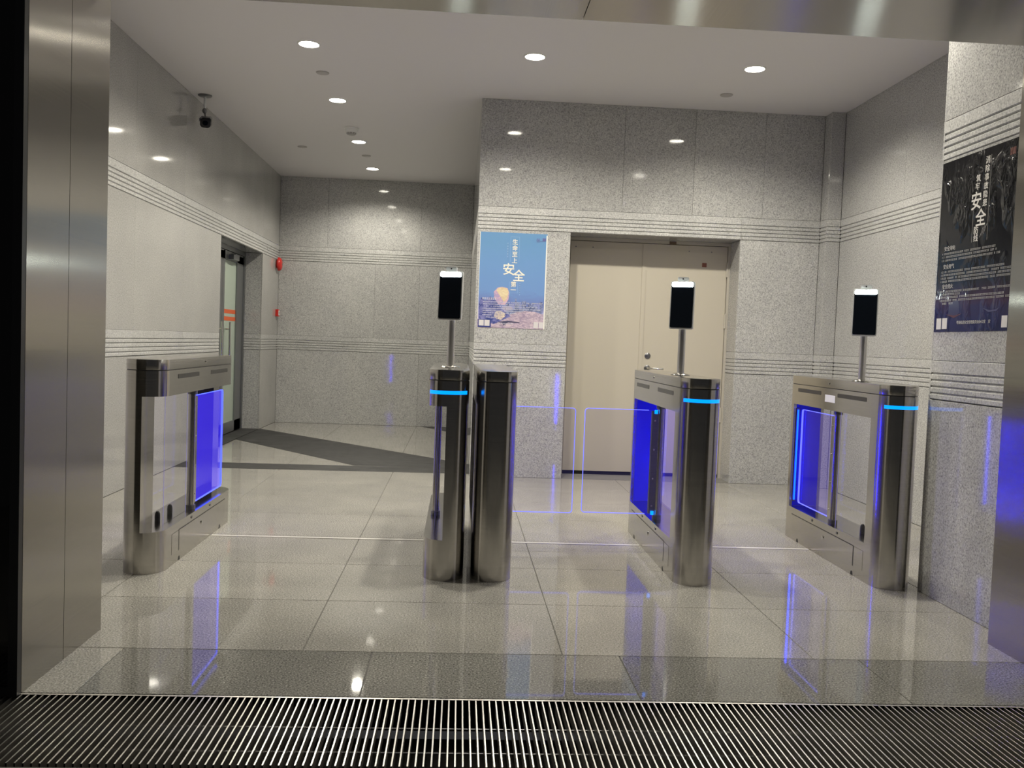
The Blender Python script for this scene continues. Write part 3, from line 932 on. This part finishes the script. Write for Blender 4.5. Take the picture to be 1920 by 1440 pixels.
def shape(pts, mat, name, parent, place, d):
    mb = MB()
    mb.faces([place(u, v, d) for u, v in pts], [tuple(range(len(pts)))])
    return orient(mb, (0, -1, 0) if place is PL1 else (-1, 0, 0)).build(name, mat, parent, recalc=False)


def blob(cu, cv, ru, rv, seed, n=18, amp=0.25):
    r_ = random.Random(seed)
    return [(cu + ru * (1 - amp * r_.random()) * math.cos(2 * math.pi * k / n), cv + rv * (1 - amp * r_.random()) * math.sin(2 * math.pi * k / n)) for k in range(n)]


shape([(0.0, 0.0), (PW - 0.011, 0.0), (PW - 0.011, 0.125), (0.48, 0.15), (0.40, 0.155), (0.32, 0.138), (0.24, 0.10), (0.16, 0.07), (0.0, 0.07)], busy('print_pale_mauve', (0.30, 0.24, 0.34), (0.58, 0.47, 0.53), 30), 'picture_ground', p1, PL1, 0.0)
r2 = random.Random(9)
sky = [(0.24, 0.10)]
u = 0.24
while u < 0.54:
    hgt = 0.16 + 0.10 * r2.random()
    wd = 0.012 + 0.020 * r2.random()
    sky += [(u, hgt), (min(u + wd, 0.545), hgt)]
    u += wd
sky += [(0.545, 0.125), (0.48, 0.145), (0.40, 0.15), (0.32, 0.135)]
shape(sky, busy('print_slate_blue', (0.05, 0.07, 0.18), (0.30, 0.34, 0.55), 45), 'picture_skyline', p1, PL1, 0.0002)
shape([(0.01, 0.06), (0.008, 0.20), (0.03, 0.25), (0.06, 0.22), (0.10, 0.26), (0.14, 0.24), (0.20, 0.16), (0.28, 0.10), (0.22, 0.07), (0.14, 0.03)], busy('print_violet_blue', (0.03, 0.05, 0.22), (0.22, 0.22, 0.46), 22), 'picture_shadow', p1, PL1, 0.0003)
shape([(0.13, 0.30), (0.16, 0.335), (0.20, 0.345), (0.245, 0.335), (0.262, 0.29), (0.255, 0.24), (0.225, 0.19), (0.17, 0.20), (0.135, 0.25)], busy('print_pink', (0.36, 0.30, 0.50), (0.66, 0.42, 0.48), 30), 'picture_pink', p1, PL1, 0.0004)
shape([(0.150, 0.315), (0.172, 0.334), (0.205, 0.340), (0.236, 0.333), (0.254, 0.312), (0.250, 0.27), (0.235, 0.235), (0.216, 0.218), (0.196, 0.25), (0.172, 0.283)], busy('print_yellow', (0.60, 0.46, 0.30), (0.72, 0.62, 0.40), 18), 'picture_yellow', p1, PL1, 0.0005)
shape(blob(0.185, 0.105, 0.055, 0.040, 4), busy('print_cream', (0.30, 0.26, 0.36), (0.70, 0.60, 0.46), 40), 'picture_cream', p1, PL1, 0.0005)
shape(blob(0.25, 0.165, 0.045, 0.022, 8), plain('print_mauve_grey', (0.36, 0.33, 0.45), 0.4), 'picture_grey', p1, PL1, 0.0005)
shape([(0.17, 0.050), (0.26, 0.062), (0.36, 0.052), (0.35, 0.044), (0.26, 0.050), (0.22, 0.020), (0.21, 0.045)], plain('print_dark_line', (0.06, 0.06, 0.12), 0.4), 'picture_line', p1, PL1, 0.0005)
shape([(0.005, 0.002), (0.115, 0.002), (0.115, 0.066), (0.005, 0.066)], plain('print_navy', (0.03, 0.045, 0.20), 0.4), 'picture_corner', p1, PL1, 0.0005)
M_SQ = plain('print_white_square', (0.62, 0.60, 0.60), 0.5)
for sq in ((0.013, 0.055, 0.014, 0.062), (0.060, 0.104, 0.014, 0.063), (0.474, 0.512, 0.009, 0.060), (0.519, 0.554, 0.010, 0.060)):
    orient(quads(MB(), [sq], PL1, 0.0007), (0, -1, 0)).build('blank_square', M_SQ, p1, recalc=False)
it = [('生', 0.295, 0.722, 0.048, 0.0007), ('命', 0.295, 0.671, 0.048, 0.0007), ('至', 0.295, 0.619, 0.048, 0.0007), ('上', 0.295, 0.567, 0.048, 0.0007),
      ('安', 0.248, 0.494, 0.104, 0.0014), ('全', 0.334, 0.443, 0.104, 0.0014), ('第', 0.293, 0.369, 0.048, 0.0007), ('一', 0.293, 0.322, 0.048, 0.0007)]
gm = glyphs(it, lambda u, v, d: PL1(u, v, 0.0010 + d))
orient(gm, (0, -1, 0)).build('headline_lettering', plain('print_cream_letters', (0.80, 0.76, 0.66), 0.5), p1, recalc=False)
bx_ = MB()
t_ = 0.0014
quads(bx_, [(0.257, 0.332, 0.763, 0.763 + t_), (0.257, 0.257 + t_, 0.555, 0.763), (0.332 - t_, 0.332, 0.555, 0.763),
            (0.258, 0.258 + t_, 0.297, 0.389), (0.328, 0.328 + t_, 0.297, 0.389), (0.258, 0.329, 0.296, 0.297)], PL1, 0.0009)
for v in [0.70 - 0.0215 * k for k in range(6)]: quads(bx_, text_marks(rng, 0.230, 0.240, v, 0.012, 0), PL1, 0.0009)
for v in [0.374 - 0.0190 * k for k in range(6)]: quads(bx_, text_marks(rng, 0.343, 0.351, v, 0.010, 0), PL1, 0.0009)
orient(bx_, (0, -1, 0)).build('side_lettering', plain('print_pale_blue', (0.36, 0.50, 0.74), 0.5), p1, recalc=False)
bd_ = MB()
quads(bd_, text_marks(rng, 0.036, 0.145, 0.234, 0.017, 0), PL1, 0.0009)
for k, (a, e) in enumerate(((0.042, 0.54), (0.042, 0.40), (0.042, 0.50), (0.042, 0.52), (0.042, 0.38), (0.042, 0.33), (0.042, 0.16), (0.062, 0.15))):
    quads(bd_, text_marks(rng, a, e, 0.211 - 0.0183 * k, 0.0085, 0.08), PL1, 0.0009)
quads(bd_, text_marks(rng, 0.17, 0.30, 0.033, 0.009, 0), PL1, 0.0009)
orient(bd_, (0, -1, 0)).build('body_lettering', plain('print_white_text', (0.70, 0.70, 0.78), 0.5), p1, recalc=False)
lg = MB()
quads(lg, [(0.474 + 0.006 * k, 0.477 + 0.006 * k, 0.738, 0.750 + 0.010 * ((k * 3) % 2)) for k in range(5)] + [(0.524 + 0.006 * k, 0.528 + 0.006 * k, 0.738, 0.752 + 0.009 * ((k * 2 + 1) % 2)) for k in range(5)] + [(0.474, 0.550, 0.733, 0.735), (0.474, 0.500, 0.727, 0.729)], PL1, 0.0009)
orient(lg, (0, -1, 0)).build('corner_logo', plain('print_purple_logo', (0.12, 0.08, 0.28), 0.5), p1, recalc=False)

# black poster --------------------------------------------------------
P2Y = 4.212
p2 = empty('safety_poster', (XP, P2Y - 0.305, 1.265), 'glossy black safety poster with white lettering on the right pier', 'poster')
W2, H2 = 0.610, 0.800
PL2 = lambda u, v, d: (XP - 0.0030 - d, P2Y - u, 1.265 + v)
m, nt, bs = new_mat('black_poster_print')
sx = nt.nodes.new('ShaderNodeSeparateXYZ')
g = nt.nodes.new('ShaderNodeNewGeometry')
nt.links.new(g.outputs['Position'], sx.inputs[0])
mr = nt.nodes.new('ShaderNodeMapRange')
mr.inputs['From Min'].default_value = 1.265
mr.inputs['From Max'].default_value = 1.265 + H2
nt.links.new(sx.outputs['Z'], mr.inputs['Value'])
nz = noise(nt, mapped(nt, (1, 9, 9)), 1.0, 4.0, 0.6, 0.8)
ad = nt.nodes.new('ShaderNodeMath')
ad.operation = 'MULTIPLY_ADD'
nt.links.new(nz, ad.inputs[0])
ad.inputs[1].default_value = 0.20
nt.links.new(mr.outputs['Result'], ad.inputs[2])
base = ramp(nt, ad.outputs[0], [(0.08, (0.012, 0.016, 0.060)), (0.18, (0.018, 0.022, 0.085)), (0.28, (0.045, 0.025, 0.060)), (0.38, (0.012, 0.013, 0.022)), (0.55, (0.007, 0.008, 0.012)), (1.0, (0.008, 0.008, 0.010))])
nt.links.new(base, bs.inputs['Base Color'])
bs.inputs['Roughness'].default_value = 0.12
bs.inputs['Specular IOR Level'].default_value = 0.35
wr0 = noise(nt, mapped(nt, (1, 26, 15)), 1.0, 2.0, 0.5, 1.0)
msk = ramp(nt, noise(nt, mapped(nt, (1, 9, 6)), 1.0, 1.0, 0.5), [(0.44, (0.04, 0.04, 0.04)), (0.55, (1, 1, 1))])
msk = mix(nt, 'MULTIPLY', 1.0, msk, ramp(nt, mr.outputs['Result'], [(0.10, (0.25, 0.25, 0.25)), (0.50, (0.12, 0.12, 0.12)), (0.66, (1, 1, 1)), (1.0, (0.8, 0.8, 0.8))]))
wr = mix(nt, 'MULTIPLY', 1.0, wr0, msk)
bp = nt.nodes.new('ShaderNodeBump')
bp.inputs['Strength'].default_value = 0.7
bp.inputs['Distance'].default_value = 0.02
nt.links.new(wr, bp.inputs['Height'])
nt.links.new(bp.outputs['Normal'], bs.inputs['Normal'])
MB().box(XP - 0.0028, XP - 0.0008, P2Y - W2, P2Y, 1.265, 1.265 + H2).build('sheet', m, p2)
it = []
for ch, u, v in (('消', .372, .749), ('除', .371, .712), ('事', .369, .675), ('故', .367, .638), ('隐', .366, .601), ('患', .365, .564), ('筑', .306, .680), ('牢', .303, .645)):
    it.append((ch, u, v, 0.035, -0.0008))
it += [('安', .298, .582, 0.084, 0.0013), ('全', .340, .503, 0.080, 0.0013), ('防', .309, .450, 0.037, -0.0008), ('线', .310, .416, 0.037, -0.0008)]
gm = glyphs(it, lambda u, v, d: PL2(u, v, 0.0006 + d))
orient(gm, (-1, 0, 0)).build('headline_lettering', plain('print_white_letters', (0.72, 0.70, 0.66), 0.5), p2, recalc=False)
it = []
for heading, v in (('安全用电', .391), ('安全用气', .306), ('安全用火', .213)):
    for k, ch in enumerate(heading): it.append((ch, 0.066 + 0.0235 * k, v, 0.024, -0.0004))
for k, ch in enumerate('粤海街道安全管理委员会办公室'): it.append((ch, 0.204 + 0.0163 * k, 0.042, 0.0168, -0.0004))
it.append(('宣', 0.452, 0.042, 0.0168, -0.0004))
gm = glyphs(it, lambda u, v, d: PL2(u, v, 0.0006 + d))
quads(gm, [(0.396, 0.3975, 0.398, 0.766), (0.278, 0.2795, 0.398, 0.551)], PL2, 0.0006)
for k in range(3):
    a = 0.340 + 0.013 * k
    gm.faces([PL2(a, 0.415 + 0.006 * k, 0.0006), PL2(a + 0.002, 0.415 + 0.006 * k, 0.0006), PL2(a + 0.026, 0.458 + 0.006 * k, 0.0006), PL2(a + 0.024, 0.458 + 0.006 * k, 0.0006)], [(0, 1, 2, 3)])
rows2 = [(0.052, 0.47, 0.362), (0.052, 0.47, 0.347), (0.052, 0.50, 0.331),
         (0.050, 0.53, 0.277), (0.050, 0.575, 0.262), (0.050, 0.575, 0.247), (0.050, 0.575, 0.232),
         (0.050, 0.575, 0.184), (0.064, 0.21, 0.171), (0.050, 0.54, 0.157), (0.050, 0.575, 0.142), (0.064, 0.15, 0.128)]
for a, e_, v in rows2: quads(gm, text_marks(rng, a, e_, v, 0.0092, 0.08), PL2, 0.0006)
for v in (0.362, 0.347, 0.331, 0.277, 0.262, 0.247, 0.232, 0.184, 0.157, 0.142): quads(gm, [(0.040, 0.0425, v, v + 0.008)], PL2, 0.0006)
orient(gm, (-1, 0, 0)).build('body_lettering', plain('print_grey_text', (0.46, 0.45, 0.44), 0.5), p2, recalc=False)
for sq in ((0.022, 0.064, 0.012, 0.064), (0.072, 0.115, 0.013, 0.064), (0.540, 0.580, 0.014, 0.064)):
    orient(quads(MB(), [sq], PL2, 0.0006), (-1, 0, 0)).build('blank_square', M_SQ, p2, recalc=False)
lg = MB()
quads(lg, [(0.532 + 0.008 * k, 0.536 + 0.008 * k, 0.735, 0.765) for k in range(5)], PL2, 0.0006)
orient(lg, (-1, 0, 0)).build('corner_logo', plain('print_dull_orange_logo', (0.25, 0.10, 0.08), 0.5), p2, recalc=False)
shape([(0.12, 0.075), (0.125, 0.135), (0.20, 0.145), (0.215, 0.085), (0.17, 0.066)], plain('print_deep_blue', (0.020, 0.020, 0.085), 0.3), 'picture_pot', p2, PL2, 0.0003)
shape([(0.10, 0.082), (0.17, 0.063), (0.235, 0.082), (0.17, 0.074)], plain('print_dull_red', (0.09, 0.020, 0.03), 0.3), 'picture_flame', p2, PL2, 0.0004)
shape([(0.40, 0.10), (0.44, 0.082), (0.50, 0.086), (0.52, 0.10), (0.49, 0.092), (0.45, 0.090)], plain('print_dull_violet', (0.05, 0.05, 0.13), 0.3), 'picture_burner', p2, PL2, 0.0003)
